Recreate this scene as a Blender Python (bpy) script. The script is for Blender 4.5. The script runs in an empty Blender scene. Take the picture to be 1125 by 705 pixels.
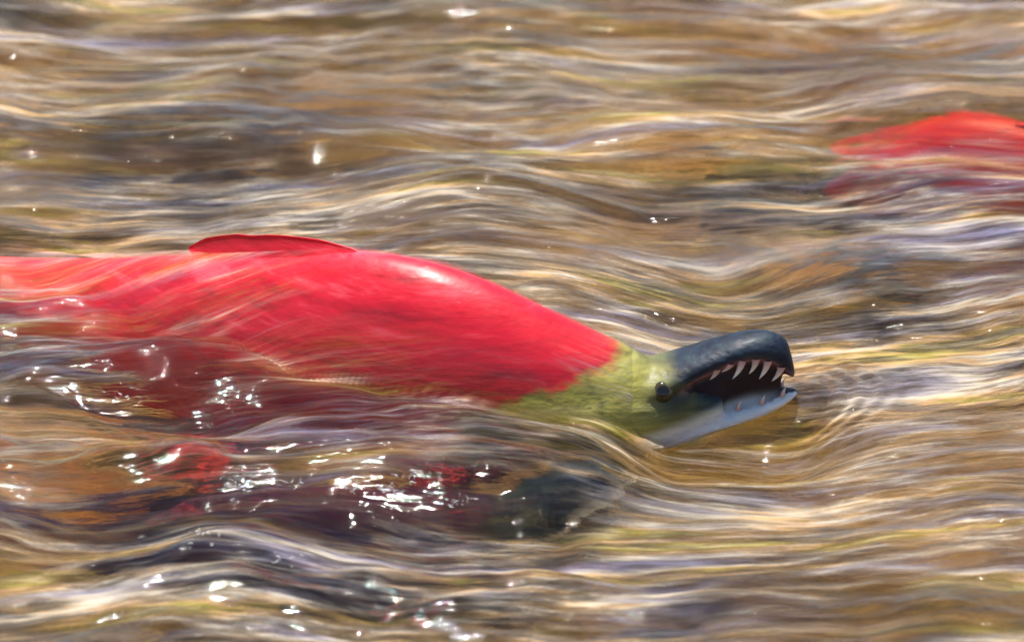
import bpy, bmesh, math, random
import numpy as np
from mathutils import Vector
R = math.radians
random.seed(4); rng = np.random.default_rng(7)

# ------------------------------------------------------------------ camera, sky, sun, exposure
SC = bpy.context.scene
ELEV, DIST, PXM = R(25.0), 4.0, 0.000507          # camera height angle, distance (m), metres per photo pixel at the fish
cam_d = bpy.data.cameras.new('camera'); cam = bpy.data.objects.new('camera', cam_d); SC.collection.objects.link(cam)
cam.location = (0, -DIST*math.cos(ELEV), DIST*math.sin(ELEV))
cam.rotation_euler = (math.pi/2 - ELEV, 0, 0)
cam_d.sensor_width = 36; cam_d.lens = 36*DIST/(1125*PXM)
cam_d.clip_start = 0.05; cam_d.clip_end = 400
cam_d.dof.use_dof = True; cam_d.dof.focus_distance = DIST - 0.06; cam_d.dof.aperture_fstop = 9.0
SC.camera = cam

SUN_EL, SUN_AZ = R(76), R(-30)                    # azimuth measured from +Y (away from the camera) towards +X
w = bpy.data.worlds.new('World'); SC.world = w; w.use_nodes = True
nt = w.node_tree; bg = nt.nodes['Background']
sky = nt.nodes.new('ShaderNodeTexSky'); sky.sky_type = 'NISHITA'; sky.sun_disc = False
sky.sun_elevation = SUN_EL; sky.sun_rotation = SUN_AZ; sky.air_density = 1.0; sky.dust_density = 0.7
nt.links.new(sky.outputs[0], bg.inputs[0]); bg.inputs[1].default_value = 0.075
sl = bpy.data.lights.new('sun', 'SUN'); sl.energy = 5.0; sl.angle = R(0.5); sl.color = (1, .95, .87)
sun = bpy.data.objects.new('sun', sl); SC.collection.objects.link(sun)
sd = Vector((math.sin(SUN_AZ)*math.cos(SUN_EL), math.cos(SUN_AZ)*math.cos(SUN_EL), math.sin(SUN_EL)))
sun.rotation_euler = sd.to_track_quat('Z', 'Y').to_euler(); sun.location = sd*6
SC.view_settings.view_transform = 'Standard'; SC.view_settings.look = 'None'
SC.view_settings.exposure = 0.98; SC.view_settings.gamma = 1
SC.cycles.caustics_refractive = True; SC.cycles.caustics_reflective = False
SC.cycles.sample_clamp_indirect = 3; SC.cycles.max_bounces = 7; SC.cycles.transmission_bounces = 6; SC.cycles.diffuse_bounces = 3
SC.cycles.blur_glossy = 4.0; SC.cycles.use_denoising = True

# ------------------------------------------------------------------ helpers
COL = SC.collection
def link(name, me, mats=(), parent=None):
    o = bpy.data.objects.new(name, me); COL.objects.link(o)
    for m in mats: me.materials.append(m)
    if parent: o.parent = parent
    return o
def tag(o, label=None, cat=None, group=None, kind=None):
    for k, v in (('label', label), ('category', cat), ('group', group), ('kind', kind)):
        if v: o[k] = v
    return o
def smooth(me): me.polygons.foreach_set('use_smooth', np.ones(len(me.polygons), bool))
def mesh_np(name, V, F):
    me = bpy.data.meshes.new(name); V = np.asarray(V, np.float32); F = np.asarray(F, np.int32)
    n = F.shape[1]
    me.vertices.add(len(V)); me.vertices.foreach_set('co', V.ravel())
    me.loops.add(F.size); me.loops.foreach_set('vertex_index', F.ravel())
    me.polygons.add(len(F)); me.polygons.foreach_set('loop_start', np.arange(len(F), dtype=np.int32)*n)
    me.update(calc_edges=True); smooth(me); return me
def grid_faces(ny, nx):
    i = np.arange(ny*nx).reshape(ny, nx)
    return np.stack([i[:-1,:-1], i[:-1,1:], i[1:,1:], i[1:,:-1]], -1).reshape(-1, 4)
def _h(ix, iy, s):
    n = (ix.astype(np.int64)*374761393 + iy.astype(np.int64)*668265263 + s*1442695041) & 0x7fffffff
    n = ((n ^ (n >> 13))*1274126177) & 0x7fffffff
    return ((n ^ (n >> 16)) & 0xffff)/65535.0*2*math.pi
def gn(x, y, s=0):                                  # gradient noise, about -1..1
    ix, iy = np.floor(x), np.floor(y); fx, fy = x-ix, y-iy
    u, v = fx**3*(fx*(fx*6-15)+10), fy**3*(fy*(fy*6-15)+10)
    def g(a, b):
        t = _h(ix+a, iy+b, s); return np.cos(t)*(fx-a) + np.sin(t)*(fy-b)
    return 1.5*((g(0,0)*(1-u)+g(1,0)*u)*(1-v) + (g(0,1)*(1-u)+g(1,1)*u)*v)
def sst(a, b, x):
    t = np.clip((x-a)/(b-a), 0, 1); return t*t*(3-2*t)
def axis(inner, step, outer, n):                     # dense in the middle, stretching outwards
    c = np.arange(-inner, inner+step/2, step)
    k = np.linspace(0, 1, n+1)[1:]; e = c[-1] + (outer-c[-1])*(k**3.2) + step*np.arange(1, n+1)
    return np.concatenate([-e[::-1], c, e])
SE, CE = math.sin(ELEV), math.cos(ELEV)
def wx(px): return (px-562.5)*PXM                    # photo pixel -> x
def wy(py, z=0): return ((352.5-py)*PXM - z*CE)/SE   # photo pixel -> y of a point at height z
def wz(py, y): return ((352.5-py)*PXM - y*SE)/CE     # photo pixel -> height of a point whose y is known

class NT:                                            # small node-tree writer
    def __init__(s, name):
        s.m = bpy.data.materials.new(name); s.m.use_nodes = True; s.t = s.m.node_tree; s.t.nodes.clear()
        s.out = s.t.nodes.new('ShaderNodeOutputMaterial')
    def n(s, typ, ins=None, **kw):
        d = s.t.nodes.new(typ)
        for k, v in kw.items(): setattr(d, k, v)
        for k, v in (ins or {}).items(): s.set(d.inputs[k], v)
        return d
    def set(s, sock, v):
        if isinstance(v, bpy.types.NodeSocket): s.t.links.new(v, sock)
        elif isinstance(v, bpy.types.Node): s.t.links.new(v.outputs[0], sock)
        else: sock.default_value = v
    def math(s, op, a, b=0.0): return s.n('ShaderNodeMath', {0: a, 1: b}, operation=op)
    def coords(s, scale, loc=(0,0,0), rot=(0,0,0), src='Object', warp=None):
        c = s.n('ShaderNodeTexCoord').outputs[src]
        if warp is not None: c = s.n('ShaderNodeVectorMath', {0: c, 1: warp}, operation='ADD')
        return s.n('ShaderNodeMapping', {'Vector': c, 'Scale': scale, 'Location': loc, 'Rotation': rot})
    def noise(s, vec, scale=1, detail=3, rough=.5, dist=0):
        return s.n('ShaderNodeTexNoise', {'Vector': vec, 'Scale': scale, 'Detail': detail, 'Roughness': rough, 'Distortion': dist}).outputs['Fac']
    def ramp(s, fac, stops, interp='LINEAR'):
        d = s.n('ShaderNodeValToRGB', {'Fac': fac}); e = d.color_ramp.elements; d.color_ramp.interpolation = interp
        while len(e) < len(stops): e.new(0.5)
        for el, (p, c) in zip(e, stops): el.position = p; el.color = (*c, 1) if len(c) == 3 else c
        return d.outputs[0]
    def mix(s, f, a, b, blend='MIX'):
        d = s.n('ShaderNodeMix', data_type='RGBA', blend_type=blend)
        s.set(d.inputs[0], f); 
        for i, v in ((6, a), (7, b)):
            s.set(d.inputs[i], (*v, 1) if isinstance(v, tuple) and len(v) == 3 else v)
        return d.outputs[2]
    def attr(s, name): return s.n('ShaderNodeAttribute', attribute_name=name).outputs['Fac']
    def bump(s, h, strength, dist): return s.n('ShaderNodeBump', {'Height': h, 'Strength': strength, 'Distance': dist})

# ------------------------------------------------------------------ materials
def mat_water():
    t = NT('river_water')
    fl = t.n('ShaderNodeAttribute', attribute_name='flow').outputs['Vector']     # streamwise coordinate, stream line
    mp = lambda sc, loc=(0, 0, 0): t.n('ShaderNodeMapping', {'Vector': fl, 'Scale': sc, 'Location': loc})
    h1 = t.noise(mp((26, 150, 1)), 1, 3, .55)
    h2 = t.noise(mp((60, 620, 1)), 1, 2, .5)
    h = t.math('ADD', t.math('ADD', h1, t.math('MULTIPLY', h2, .2)), t.math('MULTIPLY', t.noise(mp((150, 260, 1), (3, 3, 0)), 1, 2, .5), .10))
    b = t.bump(h, 1.0, .0013); b2 = t.bump(h, 1.0, .0010)
    amber = (.97, .86, .64, 1)                                                    # tea-stained river water
    refr = t.n('ShaderNodeBsdfRefraction', {'Color': amber, 'Roughness': .008, 'IOR': 1.33, 'Normal': b2})
    thru = t.n('ShaderNodeMixShader', {0: t.math('MAXIMUM', t.attr('thin'), .20), 1: refr, 2: t.n('ShaderNodeBsdfTransparent', {'Color': t.mix(t.attr('thin'), amber[:3], (1., 1., 1.))})})
    fr = t.math('MULTIPLY', t.n('ShaderNodeFresnel', {'IOR': 1.33, 'Normal': b}), t.math('SUBTRACT', 1.0, t.math('MULTIPLY', t.attr('thin'), .75)))
    clear = t.n('ShaderNodeMixShader', {0: fr, 1: thru, 2: t.n('ShaderNodeBsdfGlossy', {'Color': (1, 1, 1, 1), 'Roughness': .02, 'Normal': b})})
    # entrained air drawn out into streaks by the current
    s1 = t.noise(mp((7, 26, 1), (2, 5, 0)), 1, 4, .55)
    s2 = t.noise(mp((18, 115, 1), (7, 1, 0)), 1, 4, .65)
    s3 = t.noise(mp((40, 420, 1), (7, 3, 0)), 1, 4, .7)
    f = t.math('ADD', t.math('MULTIPLY', s1, .52), t.math('ADD', t.math('MULTIPLY', s2, .32), t.math('MULTIPLY', s3, .16)))
    veil = t.ramp(f, [(.42, (.0,)*3), (.48, (.05,)*3), (.53, (.22,)*3), (.57, (.46,)*3), (.65, (.88,)*3)])
    f2 = t.math('ADD', t.math('MULTIPLY', s3, .55), t.math('MULTIPLY', s2, .45))
    veil = t.math('ADD', veil, t.ramp(f2, [(.44, (0,)*3), (.53, (.07,)*3), (.64, (.28,)*3)]))
    veil = t.math('MINIMUM', t.math('MULTIPLY', veil, t.math('MULTIPLY', t.attr('air'), 1.0)), .9)
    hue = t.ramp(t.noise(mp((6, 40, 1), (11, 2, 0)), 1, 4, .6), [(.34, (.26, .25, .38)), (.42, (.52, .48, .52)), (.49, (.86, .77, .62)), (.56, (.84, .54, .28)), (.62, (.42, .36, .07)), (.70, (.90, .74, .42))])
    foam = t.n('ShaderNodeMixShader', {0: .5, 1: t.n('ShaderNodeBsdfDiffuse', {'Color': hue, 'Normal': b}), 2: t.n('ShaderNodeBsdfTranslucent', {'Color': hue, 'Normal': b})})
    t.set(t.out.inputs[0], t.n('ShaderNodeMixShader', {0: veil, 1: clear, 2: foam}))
    return t.m
def mat_bed():
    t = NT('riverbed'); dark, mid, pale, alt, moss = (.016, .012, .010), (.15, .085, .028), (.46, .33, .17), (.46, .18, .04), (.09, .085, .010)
    wv = t.n('ShaderNodeVectorMath', {0: t.n('ShaderNodeTexNoise', {'Vector': t.coords((7, 9, 5)), 'Scale': 1, 'Detail': 3}).outputs['Color'], 'Scale': .07}, operation='SCALE')
    big = t.noise(t.coords((3.2, 7, 5), (.4, .2, 0), warp=wv), 1, 4, .6)
    md = t.noise(t.coords((9, 26, 10), (3, 1, 0), warp=wv), 1, 5, .6)
    fine = t.noise(t.coords((30, 160, 30), (1, 7, 0), warp=wv), 1, 4, .6)
    half = tuple((p+q)/2 for p, q in zip(dark, mid))
    c = t.ramp(md, [(.41, dark), (.48, half), (.53, mid), (.60, pale), (.65, mid), (.74, pale)])
    c2 = t.ramp(big, [(.38, dark), (.44, moss), (.51, mid), (.58, pale), (.66, alt)])
    c = t.mix(.5, c, c2)
    c = t.mix(t.attr('wave_dark'), c, t.ramp(md, [(.4, (.004, .004, .008)), (.58, (.014, .009, .006)), (.70, (.09, .045, .008))]))
    c = t.mix(1, c, t.ramp(fine, [(.3, (.5, .5, .5)), (.7, (1.35, 1.35, 1.35))]), 'MULTIPLY')
    p = t.n('ShaderNodeBsdfPrincipled', {'Base Color': c, 'Roughness': .8, 'Specular IOR Level': .05, 'Normal': t.bump(fine, .4, .004)})
    t.set(t.out.inputs[0], p); return t.m
def mat_skin(name='salmon_skin', k=(1, 1, 1), kh=1.0, spec=.35):
    t = NT(name)
    n1 = t.noise(t.coords((9, 20, 60), (0, 2, 0)), 1, 4, .6)
    n2 = t.noise(t.coords((60, 90, 160)), 1, 3, .6)
    n3 = t.noise(t.coords((14, 30, 160), (4, 2, 1)), 1, 5, .65)
    red = t.ramp(t.math('ADD', t.math('MULTIPLY', n1, .5), t.math('MULTIPLY', n3, .5)), [(.36, (.30, .003, .014)), (.46, (.56, .006, .020)), (.55, (.70, .010, .030)), (.64, (.78, .07, .10))])
    olive = t.ramp(n1, [(.35, (.08, .08, .015)), (.48, (.26, .24, .04)), (.58, (.46, .42, .09)), (.70, (.55, .50, .22))])
    n4 = t.noise(t.coords((34, 60, 90), (5, 2, 1)), 1, 5, .65)
    navy = t.ramp(n4, [(.36, (.003, .005, .012)), (.50, (.010, .018, .034)), (.60, (.018, .036, .046)), (.70, (.05, .065, .05))])
    white = t.ramp(n2, [(.35, (.60, .66, .72)), (.7, (.84, .88, .90))])
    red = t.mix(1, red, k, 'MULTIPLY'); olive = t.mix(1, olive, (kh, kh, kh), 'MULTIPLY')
    c = t.mix(t.attr('m_head'), red, olive)
    c = t.mix(t.attr('m_crease'), c, (.02, .018, .006))
    c = t.mix(t.attr('m_dark'), c, navy)
    c = t.mix(t.attr('m_pale'), c, white)
    c = t.mix(t.attr('m_gum'), c, (.42, .20, .19))
    c = t.mix(t.attr('m_mouth'), c, (.020, .008, .010))
    p = t.n('ShaderNodeBsdfPrincipled', {'Base Color': c, 'Roughness': t.math('ADD', t.ramp(n2, [(.3, (.36,)*3), (.7, (.58,)*3)]), t.math('MULTIPLY', t.attr('m_dark'), .12)), 'Normal': t.bump(t.math('ADD', n2, t.math('MULTIPLY', t.n('ShaderNodeTexVoronoi', {'Vector': t.coords((260, 200, 330)), 'Scale': 1.0}).outputs['Distance'], .18)), t.math('ADD', .16, t.math('MULTIPLY', t.attr('m_head'), .35)), .002),
            'Subsurface Weight': .08, 'Subsurface Radius': (.01, .003, .002), 'Specular IOR Level': t.math('SUBTRACT', spec, t.math('MULTIPLY', t.attr('m_dark'), spec*.4)), 'Coat Weight': .03, 'Coat Roughness': .25})
    t.set(t.out.inputs[0], p); return t.m
def mat_fin():
    t = NT('salmon_fin')
    n = t.noise(t.coords((240, 30, 12)), 1, 3, .6)
    p = t.n('ShaderNodeBsdfPrincipled', {'Base Color': t.ramp(n, [(.3, (.25, .01, .02)), (.55, (.6, .02, .03)), (.75, (.72, .12, .14))]), 'Roughness': .25, 'Subsurface Weight': .15,
            'Subsurface Radius': (.01, .003, .002), 'Coat Weight': .5, 'Coat Roughness': .08})
    t.set(t.out.inputs[0], t.n('ShaderNodeMixShader', {0: .4, 1: p, 2: t.n('ShaderNodeBsdfTranslucent', {'Color': t.ramp(n, [(.35, (.6, .01, .03)), (.6, (.85, .06, .10))])})})); return t.m
def mat_tooth():
    t = NT('tooth_enamel')
    sx = t.n('ShaderNodeSeparateXYZ', {0: t.n('ShaderNodeTexCoord').outputs['Object']})
    n = t.math('ADD', t.math('MULTIPLY', sx.outputs[2], -60), t.math('MULTIPLY', t.noise(t.coords((60, 60, 220)), 1, 2), .4))
    p = t.n('ShaderNodeBsdfPrincipled', {'Base Color': t.ramp(n, [(.30, (.55, .32, .30)), (.62, (.84, .77, .70))]), 'Roughness': .25, 'Subsurface Weight': .2, 'Subsurface Radius': (.003, .002, .001)})
    t.set(t.out.inputs[0], p); return t.m
def mat_plain(name, a, b, rough=.2):
    t = NT(name); n = t.noise(t.coords((120, 120, 120)), 1, 3)
    t.set(t.out.inputs[0], t.n('ShaderNodeBsdfPrincipled', {'Base Color': t.ramp(n, [(.35, a), (.65, b)]), 'Roughness': rough})); return t.m
M_WATER, M_BED, M_SKIN, M_FIN, M_TOOTH = mat_water(), mat_bed(), mat_skin(), mat_fin(), mat_tooth()
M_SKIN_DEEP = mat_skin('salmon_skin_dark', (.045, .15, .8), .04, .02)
M_EYE = mat_plain('eye_iris', (.022, .018, .006), (.05, .04, .012), .1)
M_PUPIL = mat_plain('eye_pupil', (.004,)*3, (.008,)*3, .05)

# ------------------------------------------------------------------ salmon proportions
def interp(xs, tab):
    t = np.array(tab, float); xs = np.asarray(xs, float)
    # monotone-ish cubic through the table
    x, y = t[:,0], t[:,1]; d = np.gradient(y, x)
    i = np.clip(np.searchsorted(x, xs)-1, 0, len(x)-2); h = x[i+1]-x[i]; u = np.clip((xs-x[i])/h, 0, 1)
    return y[i]*(2*u**3-3*u**2+1) + h*d[i]*(u**3-2*u**2+u) + y[i+1]*(-2*u**3+3*u**2) + h*d[i+1]*(u**3-u**2)
# profile tables in fish space: x along the body (0 where the photo's centre column is), z above mean water
SPINE = [(-.47,.170),(-.40,.145),(-.33,.110),(-.26,.068),(-.19,.018),(-.12,-.032),(-.06,-.066),(0,-.083),(.06,-.088),(.12,-.088),(.17,-.088)]
TOP = [(-.47,-.006),(-.42,-.010),(-.36,-.010),(-.30,-.004),(-.24,.012),(-.18,.034),(-.12,.055),(-.08,.067),(-.045,.068),(-.015,.061),(.015,.048),(.04,.036),(.06,.026),(.075,.018),(.095,.010),(.12,.004)]
BOT = [(-.47,-.024),(-.42,-.030),(-.36,-.048),(-.30,-.066),(-.24,-.080),(-.18,-.090),(-.12,-.095),(-.08,-.096),(-.045,-.093),(-.015,-.086),(.015,-.074),(.04,-.060),(.06,-.048),(.075,-.038),(.095,-.026),(.12,-.018)]
HALF = [(-.47,.006),(-.42,.010),(-.36,.018),(-.30,.027),(-.24,.035),(-.18,.040),(-.12,.043),(-.08,.043),(-.045,.042),(-.015,.040),(.015,.038),(.04,.035),(.06,.031),(.075,.027),(.095,.021),(.12,.013)]
UT = [(.03,.008),(.06,.015),(.077,.017),(.095,.022),(.115,.029),(.13,.0335),(.145,.0345),(.152,.0325),(.158,.026),(.162,.008)]
UB = [(.03,-.02),(.06,-.014),(.077,-.007),(.095,.005),(.115,.014),(.13,.0185),(.145,.0175),(.152,.0135),(.158,.008),(.162,.007)]
UH = [(.03,.024),(.06,.025),(.077,.023),(.095,.0195),(.115,.0155),(.13,.0130),(.145,.0110),(.152,.0085),(.158,.0055),(.162,.0025)]
LT = [(.03,-.02),(.06,-.017),(.077,-.015),(.095,-.013),(.115,-.009),(.13,-.006),(.145,-.003),(.157,.0005),(.164,.000)]
LB = [(.03,-.052),(.06,-.042),(.077,-.035),(.095,-.029),(.115,-.023),(.13,-.018),(.145,-.013),(.157,-.007),(.164,-.002)]
LH = [(.03,.024),(.06,.025),(.077,.023),(.095,.020),(.115,.0165),(.13,.0140),(.145,.0115),(.157,.008),(.164,.003)]
def jx(x): return x if x < .06 else .06 + (x-.06)*.93
UT, UB, UH, LT, LB, LH = ([(jx(a), b) for a, b in q] for q in (UT, UB, UH, LT, LB, LH))
# ------------------------------------------------------------------ riverbed
DEPTH = 0.135
REFR = 1.0                                                    # run of a refracted sight line per metre of depth
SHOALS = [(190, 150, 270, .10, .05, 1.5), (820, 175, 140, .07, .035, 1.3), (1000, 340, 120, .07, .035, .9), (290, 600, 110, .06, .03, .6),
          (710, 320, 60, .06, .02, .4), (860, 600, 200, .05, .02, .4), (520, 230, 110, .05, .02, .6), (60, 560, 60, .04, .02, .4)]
def shoal(X, Y, q):                                           # low bed humps; darkness of the waves above is painted into their colour
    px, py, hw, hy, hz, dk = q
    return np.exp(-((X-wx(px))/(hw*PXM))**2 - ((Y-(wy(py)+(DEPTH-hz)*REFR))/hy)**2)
def bed_height(X, Y):
    d = gn(X/.16+3.1, Y/.13, 11)*.018 + gn(X/.07, Y/.055+.7, 12)*.010 + gn(X/.03, Y/.024, 13)*.0035
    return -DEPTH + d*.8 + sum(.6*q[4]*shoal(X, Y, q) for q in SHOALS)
gx = axis(.45, .006, 25, 40); gy = axis(.85, .006, 25, 40)
X, Y = np.meshgrid(gx, gy)
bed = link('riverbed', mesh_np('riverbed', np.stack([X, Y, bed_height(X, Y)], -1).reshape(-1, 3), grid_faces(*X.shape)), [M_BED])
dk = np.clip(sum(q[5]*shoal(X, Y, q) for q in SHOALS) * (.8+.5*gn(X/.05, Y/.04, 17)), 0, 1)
at = bed.data.attributes.new('wave_dark', 'FLOAT', 'POINT'); at.data.foreach_set('value', dk.astype(np.float32).ravel())
tag(bed, kind='structure')

# ------------------------------------------------------------------ river surface
def ridge(X, Y, x0, x1, py, crest, width, sx=.05, tilt=0.0):
    """a standing wave whose crest runs from photo column x0 to x1 at photo row py"""
    xa, xb = wx(x0), wx(x1); yc = wy(py) + tilt*(X-(xa+xb)/2)
    m = sst(xa-sx, xa+sx, X)*(1-sst(xb-sx, xb+sx, X))
    return crest*m*np.exp(-((Y-yc)/width)**2)
def water_height(X, Y):
    fade = 1.0
    wxp = X + .03*gn(X/.12, Y/.12, 31); wyp = Y + .040*gn(X/.26, Y/.24, 32) + .010*gn(X/.10, Y/.10, 33)
    h = gn(wxp/.21, wyp/.085, 1)*.0075 + gn(wxp/.11+5, wyp/.045, 2)*.0042 + gn(wxp/.050, wyp/.025, 3)*.0033 + gn(wxp/.026, wyp/.0125, 4)*.0016
    return h
Z_ROW = 1.0
def water_full(X, Y):
    rough = (1-sst(wx(560), wx(720), X))*(1-sst(.0, .09, Y))                       # the fish stir up the water; it runs smoother elsewhere
    h = water_height(X, Y)*(.70+.36*rough)
    h = h + ridge(X, Y, -200, 430, 128, .008, .050) - ridge(X, Y, -200, 430, 172, .007, .045)
    h = h + ridge(X, Y, -40, 640, 498, .0105, .036, tilt=.02) - ridge(X, Y, 50, 640, 572, .010, .040)
    h = h + ridge(X, Y, 200, 340, 580, .012, .03, .03)
    h = h + ridge(X, Y, 20, 300, 398, .012, .030, .04) - ridge(X, Y, 60, 330, 450, .010, .035)
    h = h + ridge(X, Y, 930, 1300, 104, .012, .050) - ridge(X, Y, 930, 1300, 148, .006, .03)
    h = h + ridge(X, Y, 650, 960, 155, .009, .045) - ridge(X, Y, 650, 960, 200, .006, .045)
    h = h + ridge(X, Y, 420, 640, 215, .010, .04) + ridge(X, Y, 880, 1130, 315, .009, .05) - ridge(X, Y, 880, 1130, 370, .006, .05)
    h = h - ridge(X, Y, 670, 900, 462, .013, .045, .03) - ridge(X, Y, 690, 890, 470, .015, .050, .03)                            # hollow beside the open jaws
    h = h + .004*np.exp(-((X-.055)/.03)**2 - ((Y+.10)/.05)**2)                     # and over the nape
    h = h + (.8+.5*gn(X/.05, Y/.05, 41))*ridge(X, Y, 300, 540, 452, .015, .036, .04)   # water piling against the flank
    r = np.hypot(X-.158, (Y+.085)*1.0); ang = np.arctan2(Y+.085, X-.158)          # bow wave thrown off the snout
    h = h + .0007*np.cos(r/.0017 + 2*gn(X/.03, Y/.03, 71))*np.exp(-((r-.032)/.022)**2)*sst(-.5, .3, np.cos(ang))
    xr = X.ravel(); sp, tp, bt, hw = (interp(xr, q).reshape(X.shape) for q in (SPINE, TOP, BOT, HALF))
    q = np.clip(np.abs(Y-sp)/hw, 0, 1); skin = (tp+bt)/2 + (tp-bt)/2*(1-q**1.8)**(1/1.8)    # a film of water sheeting over the back
    film = skin + .0026 + .0010*gn(X/.05, (Y+Z_ROW*skin)/.012, 43) - .07*sst(.062, .092, X) - .08*sst(1.0, 1.4, np.abs(Y-sp)/hw)
    a_ = np.clip(.5+.5*(film-h)/.016, 0, 1); h = h*(1-a_) + film*a_ + .016*a_*(1-a_)*.5
    global THIN, LOW
    THIN = sst(1.3, 1.08, np.abs(Y-sp)/hw)*sst(.034, .014, h-skin)*(1-sst(.10, .12, X)); LOW = np.clip((tp-skin)/((tp-bt)/2), 0, 1)   # a film this thin bends no light
    return h
gx = axis(.36, .0011, 25, 40); gy = axis(.62, .0018, 25, 40)
X, Y = np.meshgrid(gx, gy); Z = water_full(X, Y); thin, low = THIN.copy(), LOW.copy()
wme = mesh_np('river_water', np.stack([X, Y, Z], -1).reshape(-1, 3), grid_faces(*X.shape))
psi = Y + .040*gn(X/.26, Y/.24, 32) + .014*gn(X/.10, Y/.10, 33) + (.4+.5*thin)*Z
fan = np.exp(-(((X-.09)/.05)**2 + ((Y-.06)/.10)**2))                              # streaks fan out behind the back
psi = psi + .10*fan*(X-.05)
at = wme.attributes.new('flow', 'FLOAT_VECTOR', 'POINT'); at.data.foreach_set('vector', np.stack([X+.02*gn(X/.1, Y/.1, 35), psi, 0*X], -1).astype(np.float32).ravel())
gyz = np.gradient(Z, axis=0)/np.gradient(Y, axis=0)                               # faces turned to the camera stay glassy, backs hold the bubbles
air = np.clip((.98 - 1.4*np.clip(gyz, -.15, .4))*np.clip(.85+.9*gn(X/.20+2, Y/.14, 61)+.35*gn(X/.07, Y/.05, 62), .15, 1.4), .08, 1.2)
flank = np.exp(-((X-wx(340))/.12)**2 - ((Y-wy(425))/.07)**2)
band = sst(wx(60), wx(140), X)*(1-sst(wx(600), wx(680), X))*np.exp(-((Y-wy(535))/.035)**2)
flank2 = np.exp(-((X-wx(175))/.045)**2 - ((Y-wy(415))/.05)**2)
far_fish = np.exp(-((X-wx(1060))/.07)**2 - ((Y-wy(150))/.06)**2)                     # clear water over the far fish
air = air*(1-.55*far_fish)*(1-.8*flank2)*(1-.7*flank)*(1-.85*band)*(1-.75*sst(wx(-20), wx(30), X)*(1-sst(wx(400), wx(460), X))*np.exp(-((Y-wy(152))/.045)**2))
sheet = np.maximum(np.maximum(.95*sst(.20, .95, low), .75*sst(-.08, -.17, X)), 1.25*sst(.015, .055, X))*np.clip(.8+.7*gn(X/.06+3, psi/.025, 63), .1, 1.5)
air = air*(1-thin) + sheet*thin
at = wme.attributes.new('air', 'FLOAT', 'POINT'); at.data.foreach_set('value', air.astype(np.float32).ravel())
at = wme.attributes.new('thin', 'FLOAT', 'POINT'); at.data.foreach_set('value', thin.astype(np.float32).ravel())
water = link('river_water', wme, [M_WATER])
tag(water, kind='structure')

# ------------------------------------------------------------------ salmon
def loft(xs, top, bot, half, spine, nseg=40, sq=2.15, squ=1.8):
    """closed tube along x: top/bottom height tables, half-width table, sideways spine table"""
    T, B, H, S = (interp(xs, q) for q in (top, bot, half, spine))
    a = np.linspace(0, 2*math.pi, nseg, endpoint=False)
    e = np.where(np.sin(a) > 0, squ, sq); ca = np.sign(np.cos(a))*np.abs(np.cos(a))**(2/e); sa = np.sign(np.sin(a))*np.abs(np.sin(a))**(2/e)
    V = np.stack([np.repeat(xs[:,None], nseg, 1), S[:,None]+H[:,None]*ca, (T+B)[:,None]/2+((T-B)/2)[:,None]*sa], -1).reshape(-1, 3)
    n = len(xs); i = np.arange(n*nseg).reshape(n, nseg); j = np.roll(i, -1, 1)
    F = [tuple(f) for f in np.stack([i[:-1], i[1:], j[1:], j[:-1]], -1).reshape(-1, 4)]
    V = np.vstack([V, V[:nseg].mean(0), V[-nseg:].mean(0)]); c0, c1 = len(V)-2, len(V)-1
    F += [(c0, i[0,k], j[0,k]) for k in range(nseg)] + [(c1, j[-1,k], i[-1,k]) for k in range(nseg)]
    return V, F
def fish_body(name):
    V, F = [], []
    IT = [(x, z+.003) for x, z in UB]; IB = [(x, z-.003) for x, z in LT]; IH = [(x, h*(.62 if x < .125 else .4)) for x, h in UH]   # palate and tongue close the gape
    for xs, a, b, c in ((np.linspace(.03, .147, 44), IT, IB, IH), (np.linspace(-.47, .115, 110), TOP, BOT, HALF), (np.linspace(.03, jx(.162), 50), UT, UB, UH), (np.linspace(.03, jx(.164), 50), LT, LB, LH)):
        v, f = loft(xs, a, b, c, SPINE, 40); o = sum(len(q) for q in V)
        V.append(v); F += [tuple(int(i)+o for i in q) for q in f]
    me = bpy.data.meshes.new(name+'_raw'); me.from_pydata(np.vstack(V).tolist(), [], F); me.update()
    bm = bmesh.new(); bm.from_mesh(me); bmesh.ops.recalc_face_normals(bm, faces=bm.faces); bm.to_mesh(me); bm.free()
    o = bpy.data.objects.new(name+'_raw', me); COL.objects.link(o)
    r = o.modifiers.new('r', 'REMESH'); r.mode = 'VOXEL'; r.voxel_size = .0016
    s = o.modifiers.new('s', 'SMOOTH'); s.iterations = 8; s.factor = .5
    dg = bpy.context.evaluated_depsgraph_get(); out = bpy.data.meshes.new_from_object(o.evaluated_get(dg))
    bpy.data.objects.remove(o); bpy.data.meshes.remove(me); out.name = name; smooth(out)
    return out
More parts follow.
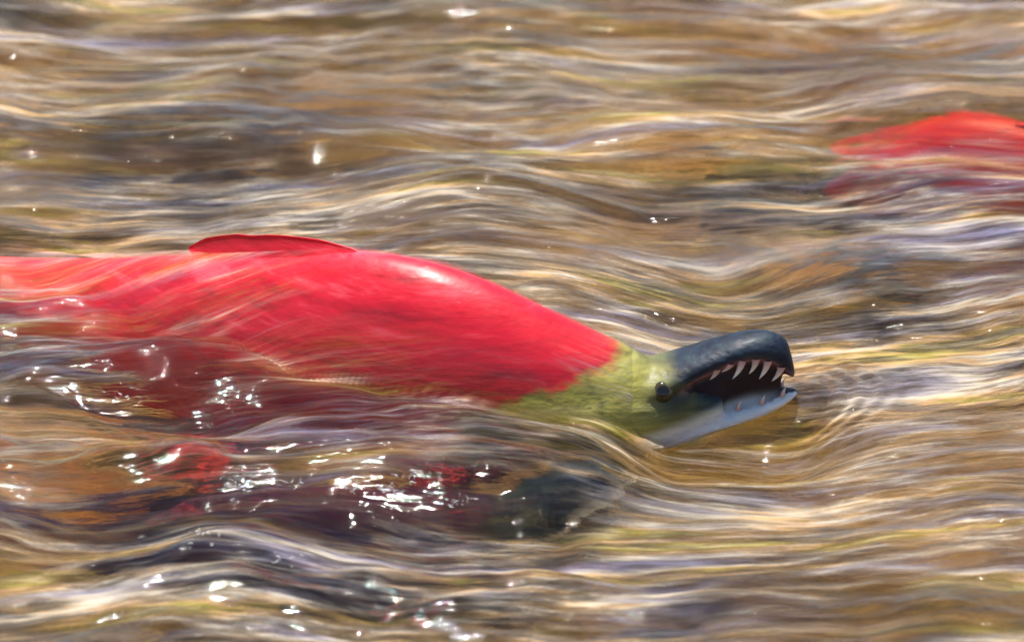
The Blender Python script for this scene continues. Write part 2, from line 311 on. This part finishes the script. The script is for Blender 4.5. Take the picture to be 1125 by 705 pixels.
def masks(me, DARK=1.0):
    n = len(me.vertices); co = np.empty(n*3, np.float32); me.vertices.foreach_get('co', co); co = co.reshape(-1, 3).astype(float)
    x, y, z = co.T; nz = gn(x/.02, z/.012, 51)*.012 + gn(x/.006, z/.004+y/.01, 52)*.006
    line = np.maximum(.062 - np.clip(.027-z, 0, 1)*3.0, -.035) + nz          # gill-cover edge slopes back towards the throat
    head = sst(-.011, .011, x-line)
    dark = DARK*sst(.060, .108, x + (z-.005)*.9 + nz*.6)*sst(-.010, -.002, z - (x-.12)*.2)
    dark = np.maximum(dark, DARK*.92*np.exp(-((x-.090)/.024)**2-((z-.003)/.014)**2))
    jaw = sst(.045, .075, x)*(1-sst(-.014, -.004, z - (x-.10)*.28))
    pale = np.clip(jaw, 0, 1)
    sp = interp(x, SPINE); mid = .5*(interp(x, UB)+interp(x, LT))
    gap = np.where(x > .075, np.exp(-((z-mid)/.012)**4)*(np.abs(y-sp) < .72*interp(x, UH)), 0)
    ub = interp(x, UB); gum = np.where(x > .088, np.exp(-((z-ub-.001)/.003)**2), 0)*sst(.088, .10, x)
    crease = np.exp(-((x-(.050-10*(z+.012)**2)+nz*.2)/.0022)**2)*.4*sst(.03, .015, z)
    for k, v in (('m_crease', crease), ('m_gum', gum), ('m_head', head), ('m_dark', dark*(1-pale)), ('m_pale', pale*.95), ('m_mouth', np.clip(gap, 0, 1))):
        a = me.attributes.new(k, 'FLOAT', 'POINT'); a.data.foreach_set('value', v.astype(np.float32))
def fin(name, pts_base, pts_tip, parent, ripple=.0006, thick=.0009, n=30, mat=None):
    """a rayed fin between a base curve and a tip curve (lists of 3D points)"""
    m = 10; A = np.array(pts_base, float); B = np.array(pts_tip, float); u = np.linspace(0, 1, n)
    f = lambda P: np.stack([np.interp(u, np.linspace(0, 1, len(P)), P[:,k]) for k in range(3)], -1)
    a, b = f(A), f(B); v = np.linspace(0, 1, m)[:,None,None]; P = a[None]*(1-v) + b[None]*v
    nrm = np.cross(b[0]-a[0], a[-1]-a[0]); nrm /= np.linalg.norm(nrm)+1e-9
    P = P + nrm*(np.sin(u*math.pi*16)[None,:,None]*ripple*v)
    t = (thick*(1-v)**1.6 + .0006)*nrm
    V = np.concatenate([(P+t).reshape(-1, 3), (P-t).reshape(-1, 3)]); g = grid_faces(m, n); k = m*n; mat = mat or M_FIN
    e = np.concatenate([np.arange(n), np.arange(1, m)*n+n-1, np.arange(n-2, -1, -1)+(m-1)*n, np.arange(m-2, 0, -1)*n])
    s = np.stack([e, np.roll(e, -1), np.roll(e, -1)+k, e+k], -1)
    return link(name, mesh_np(name, V, np.concatenate([g, g[:,::-1]+k, s])), [mat], parent)
def spx(x): return float(interp([x], SPINE)[0])
def top(x): return float(interp([x], TOP)[0])
def botm(x): return float(interp([x], BOT)[0])
def tooth_mesh(h, r, lean):
    n, m = 8, 6; V = []; 
    for i in range(m):
        u = i/(m-1); rr = r*(1-u)**.7 + .00015
        for k in range(n):
            a = 2*math.pi*k/n; V.append((rr*math.cos(a)-lean*u*u, rr*.8*math.sin(a), -h*u))
    F = [(i*n+k, i*n+(k+1) % n, (i+1)*n+(k+1) % n, (i+1)*n+k) for i in range(m-1) for k in range(n)]
    return mesh_np('tooth', V, F)
def make_salmon(full=True, skin=None, dark=1.0):
    skin = skin or M_SKIN
    root = bpy.data.objects.new('salmon', None); COL.objects.link(root); root.empty_display_size = .05
    me = fish_body('salmon_body'); masks(me, dark)
    link('body', me, [skin], root)
    bx = np.linspace(-.168, -.066, 12)
    fin('dorsal_fin', [(x, spx(x), top(x)-.014) for x in bx], [(x-.012, spx(x-.01)+.004, top(x)+h+random.uniform(-.0006, .0006)) for x, h in zip(bx, (.001,.0065,.0075,.0085,.0075,.0075,.006,.0045,.0030,.0012,-.001,-.005))], root, .0002, .0075, mat=skin)
    fin('adipose_fin', [(-.345, spx(-.345), top(-.345)-.004), (-.325, spx(-.325), top(-.325)-.004)], [(-.362, spx(-.36), top(-.345)+.014), (-.345, spx(-.34), top(-.33)+.010)], root, 0)
    zs = np.linspace(-.024, .012, 8)
    fin('tail_fin', [(-.462, .167, z-.015) for z in zs], [(-.56+.03*math.sin(k/7*math.pi), .205, -.018+(k-3.5)*.022) for k in range(8)], root)
    ax = np.linspace(-.36, -.29, 8)
    fin('anal_fin', [(x, spx(x), botm(x)+.006) for x in ax], [(x-.03, spx(x-.02), botm(x)-h) for x, h in zip(ax, (.006,.012,.018,.022,.026,.028,.026,.012))], root)
    for s in (-1, 1):
        px = np.linspace(-.155, -.12, 6)
        fin('pelvic_fin', [(x, spx(x)+s*.016, botm(x)+.008) for x in px], [(x-.05, spx(x)+s*.034, botm(x)-.012) for x in px], root)
        fin('pectoral_fin', [(.004, spx(0)+s*.030, -.058), (.018, spx(.02)+s*.030, -.050)], [(-.075, spx(-.06)+s*.062, -.082), (-.055, spx(-.05)+s*.066, -.056)], root)
        e = bpy.data.meshes.new('eye'); bm = bmesh.new(); bmesh.ops.create_uvsphere(bm, u_segments=20, v_segments=12, radius=.0060); bm.to_mesh(e); bm.free(); smooth(e)
        eo = link('eye', e, [M_EYE], root); ex = .082; eo.location = (ex, spx(ex)+s*.0190, .0078); eo.scale = (1, .6, 1); eo.rotation_euler = (s*.5, 0, 0)
        q = bpy.data.meshes.new('nostril'); bm = bmesh.new(); bmesh.ops.create_uvsphere(bm, u_segments=12, v_segments=8, radius=.0016); bm.to_mesh(q); bm.free(); smooth(q)
        no = link('nostril', q, [M_PUPIL], root); nx = .118; no.location = (nx, spx(nx)+s*.0112, float(interp([nx], UT)[0])-.0048); no.scale = (1.5, .5, .8)
        p = bpy.data.meshes.new('pupil'); bm = bmesh.new(); bmesh.ops.create_uvsphere(bm, u_segments=16, v_segments=10, radius=.0047); bm.to_mesh(p); bm.free(); smooth(p)
        po = link('pupil', p, [M_PUPIL], eo); po.location = (0, s*.0017, 0)
    if full:
        for s in (-1, 1):
            for k, x in enumerate(jx(q) for q in (.115, .123, .130, .138, .145, .153)):
                h = (.0065, .006, .0105, .008, .0115, .0085)[k]*random.uniform(.85, 1.1)*(1 if s < 0 else .9)
                t = link('tooth', tooth_mesh(h, .0023, .004), [M_TOOTH], root)
                t.location = (x, spx(x)+s*float(interp([x], UH)[0])*.82, float(interp([x], UB)[0])+.004); t.rotation_euler = (s*.12, random.uniform(-.1, .15), 0)
            for k, x in enumerate(jx(q) for q in (.128, .142, .154)):
                t = link('tooth', tooth_mesh(.005, .0015, .0015), [M_TOOTH], root)
                t.location = (x, spx(x)+s*float(interp([x], LH)[0])*.7, float(interp([x], LT)[0])-.001); t.rotation_euler = (math.pi, 0, 0); t.scale = (-1, 1, 1)
    return root
salmon = make_salmon()
tag(salmon, 'bright red salmon with humped back, green head and open toothed jaws breaking the surface', 'salmon', 'salmon in the river')
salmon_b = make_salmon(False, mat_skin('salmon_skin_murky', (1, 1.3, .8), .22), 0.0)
tag(salmon_b, 'red salmon under the ripples with only its blurred red back showing', 'salmon', 'salmon in the river')
salmon_b.location = (.238, .222, -.062); salmon_b.rotation_euler = (0, R(11), math.pi); salmon_b.scale = (.82,)*3
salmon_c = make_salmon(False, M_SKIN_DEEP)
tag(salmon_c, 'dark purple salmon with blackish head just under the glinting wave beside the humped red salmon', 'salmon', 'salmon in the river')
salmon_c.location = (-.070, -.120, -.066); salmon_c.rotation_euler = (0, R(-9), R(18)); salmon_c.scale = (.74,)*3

# ------------------------------------------------------------------ painted white flecks standing in for sun glints on the wave faces
M_GLINT = mat_plain('glint', (.80, .80, .80), (.9, .88, .86), .15)
V, F = [], []
def fleck(px, py, ln, r):
    x = wx(px); ys_ = np.linspace(-.45, .45, 361); hs = water_full(np.full((1, 361), x), ys_[None])[0]
    rows = 352.5 - (ys_*SE + hs*CE)/PXM; k = int(np.argmax(rows <= py)); y = float(ys_[k])   # the first point of the surface seen on that sight line
    n, m = 14, 4; o = len(V); a = random.uniform(-.5, .5) + random.choice((0, math.pi)); k = random.choice((-1, 1))*random.uniform(.15, .55); xs, ys = x, y
    P = []
    for i in range(n):
        if random.random() < .18: k = -k
        P.append((xs, ys)); a += k; xs += math.cos(a)*ln/n; ys += math.sin(a)*ln/n
    Z = water_full(np.array([[p[0] for p in P]]), np.array([[p[1] for p in P]]))[0]
    for i, (qx, qy) in enumerate(P):
        rr = r*(.25+.75*math.sin(math.pi*(i+.4)/(n-.2)))*random.uniform(.4, 1.5)
        for j in range(m):
            b = 2*math.pi*j/m; V.append((qx, qy+rr*math.cos(b), Z[i]+.0004+rr*math.sin(b)))
    for i in range(n-1):
        for j in range(m): F.append((o+i*m+j, o+i*m+(j+1) % m, o+(i+1)*m+(j+1) % m, o+(i+1)*m+j))
CL = []
for n, x0, x1, y0, y1 in ((1, 120, 195, 430, 440), (6, 230, 470, 517, 534), (2, 492, 512, 536, 545), (3, 225, 330, 570, 605), (2, 740, 790, 430, 444)):
    for _ in range(n):
        cx, cy = random.uniform(x0, x1), random.uniform(y0, y1)
        for _ in range(random.randint(5, 13)):
            fleck(random.gauss(cx, 9), random.gauss(cy, 2.6), random.uniform(.001, .006), random.uniform(.00008, .00024))
glint = link('glint_flecks', mesh_np('glint_flecks', V, F), [M_GLINT])
tag(glint, 'painted white flecks standing in for sun glints on the wave faces around the salmon', 'glint', kind='stuff')
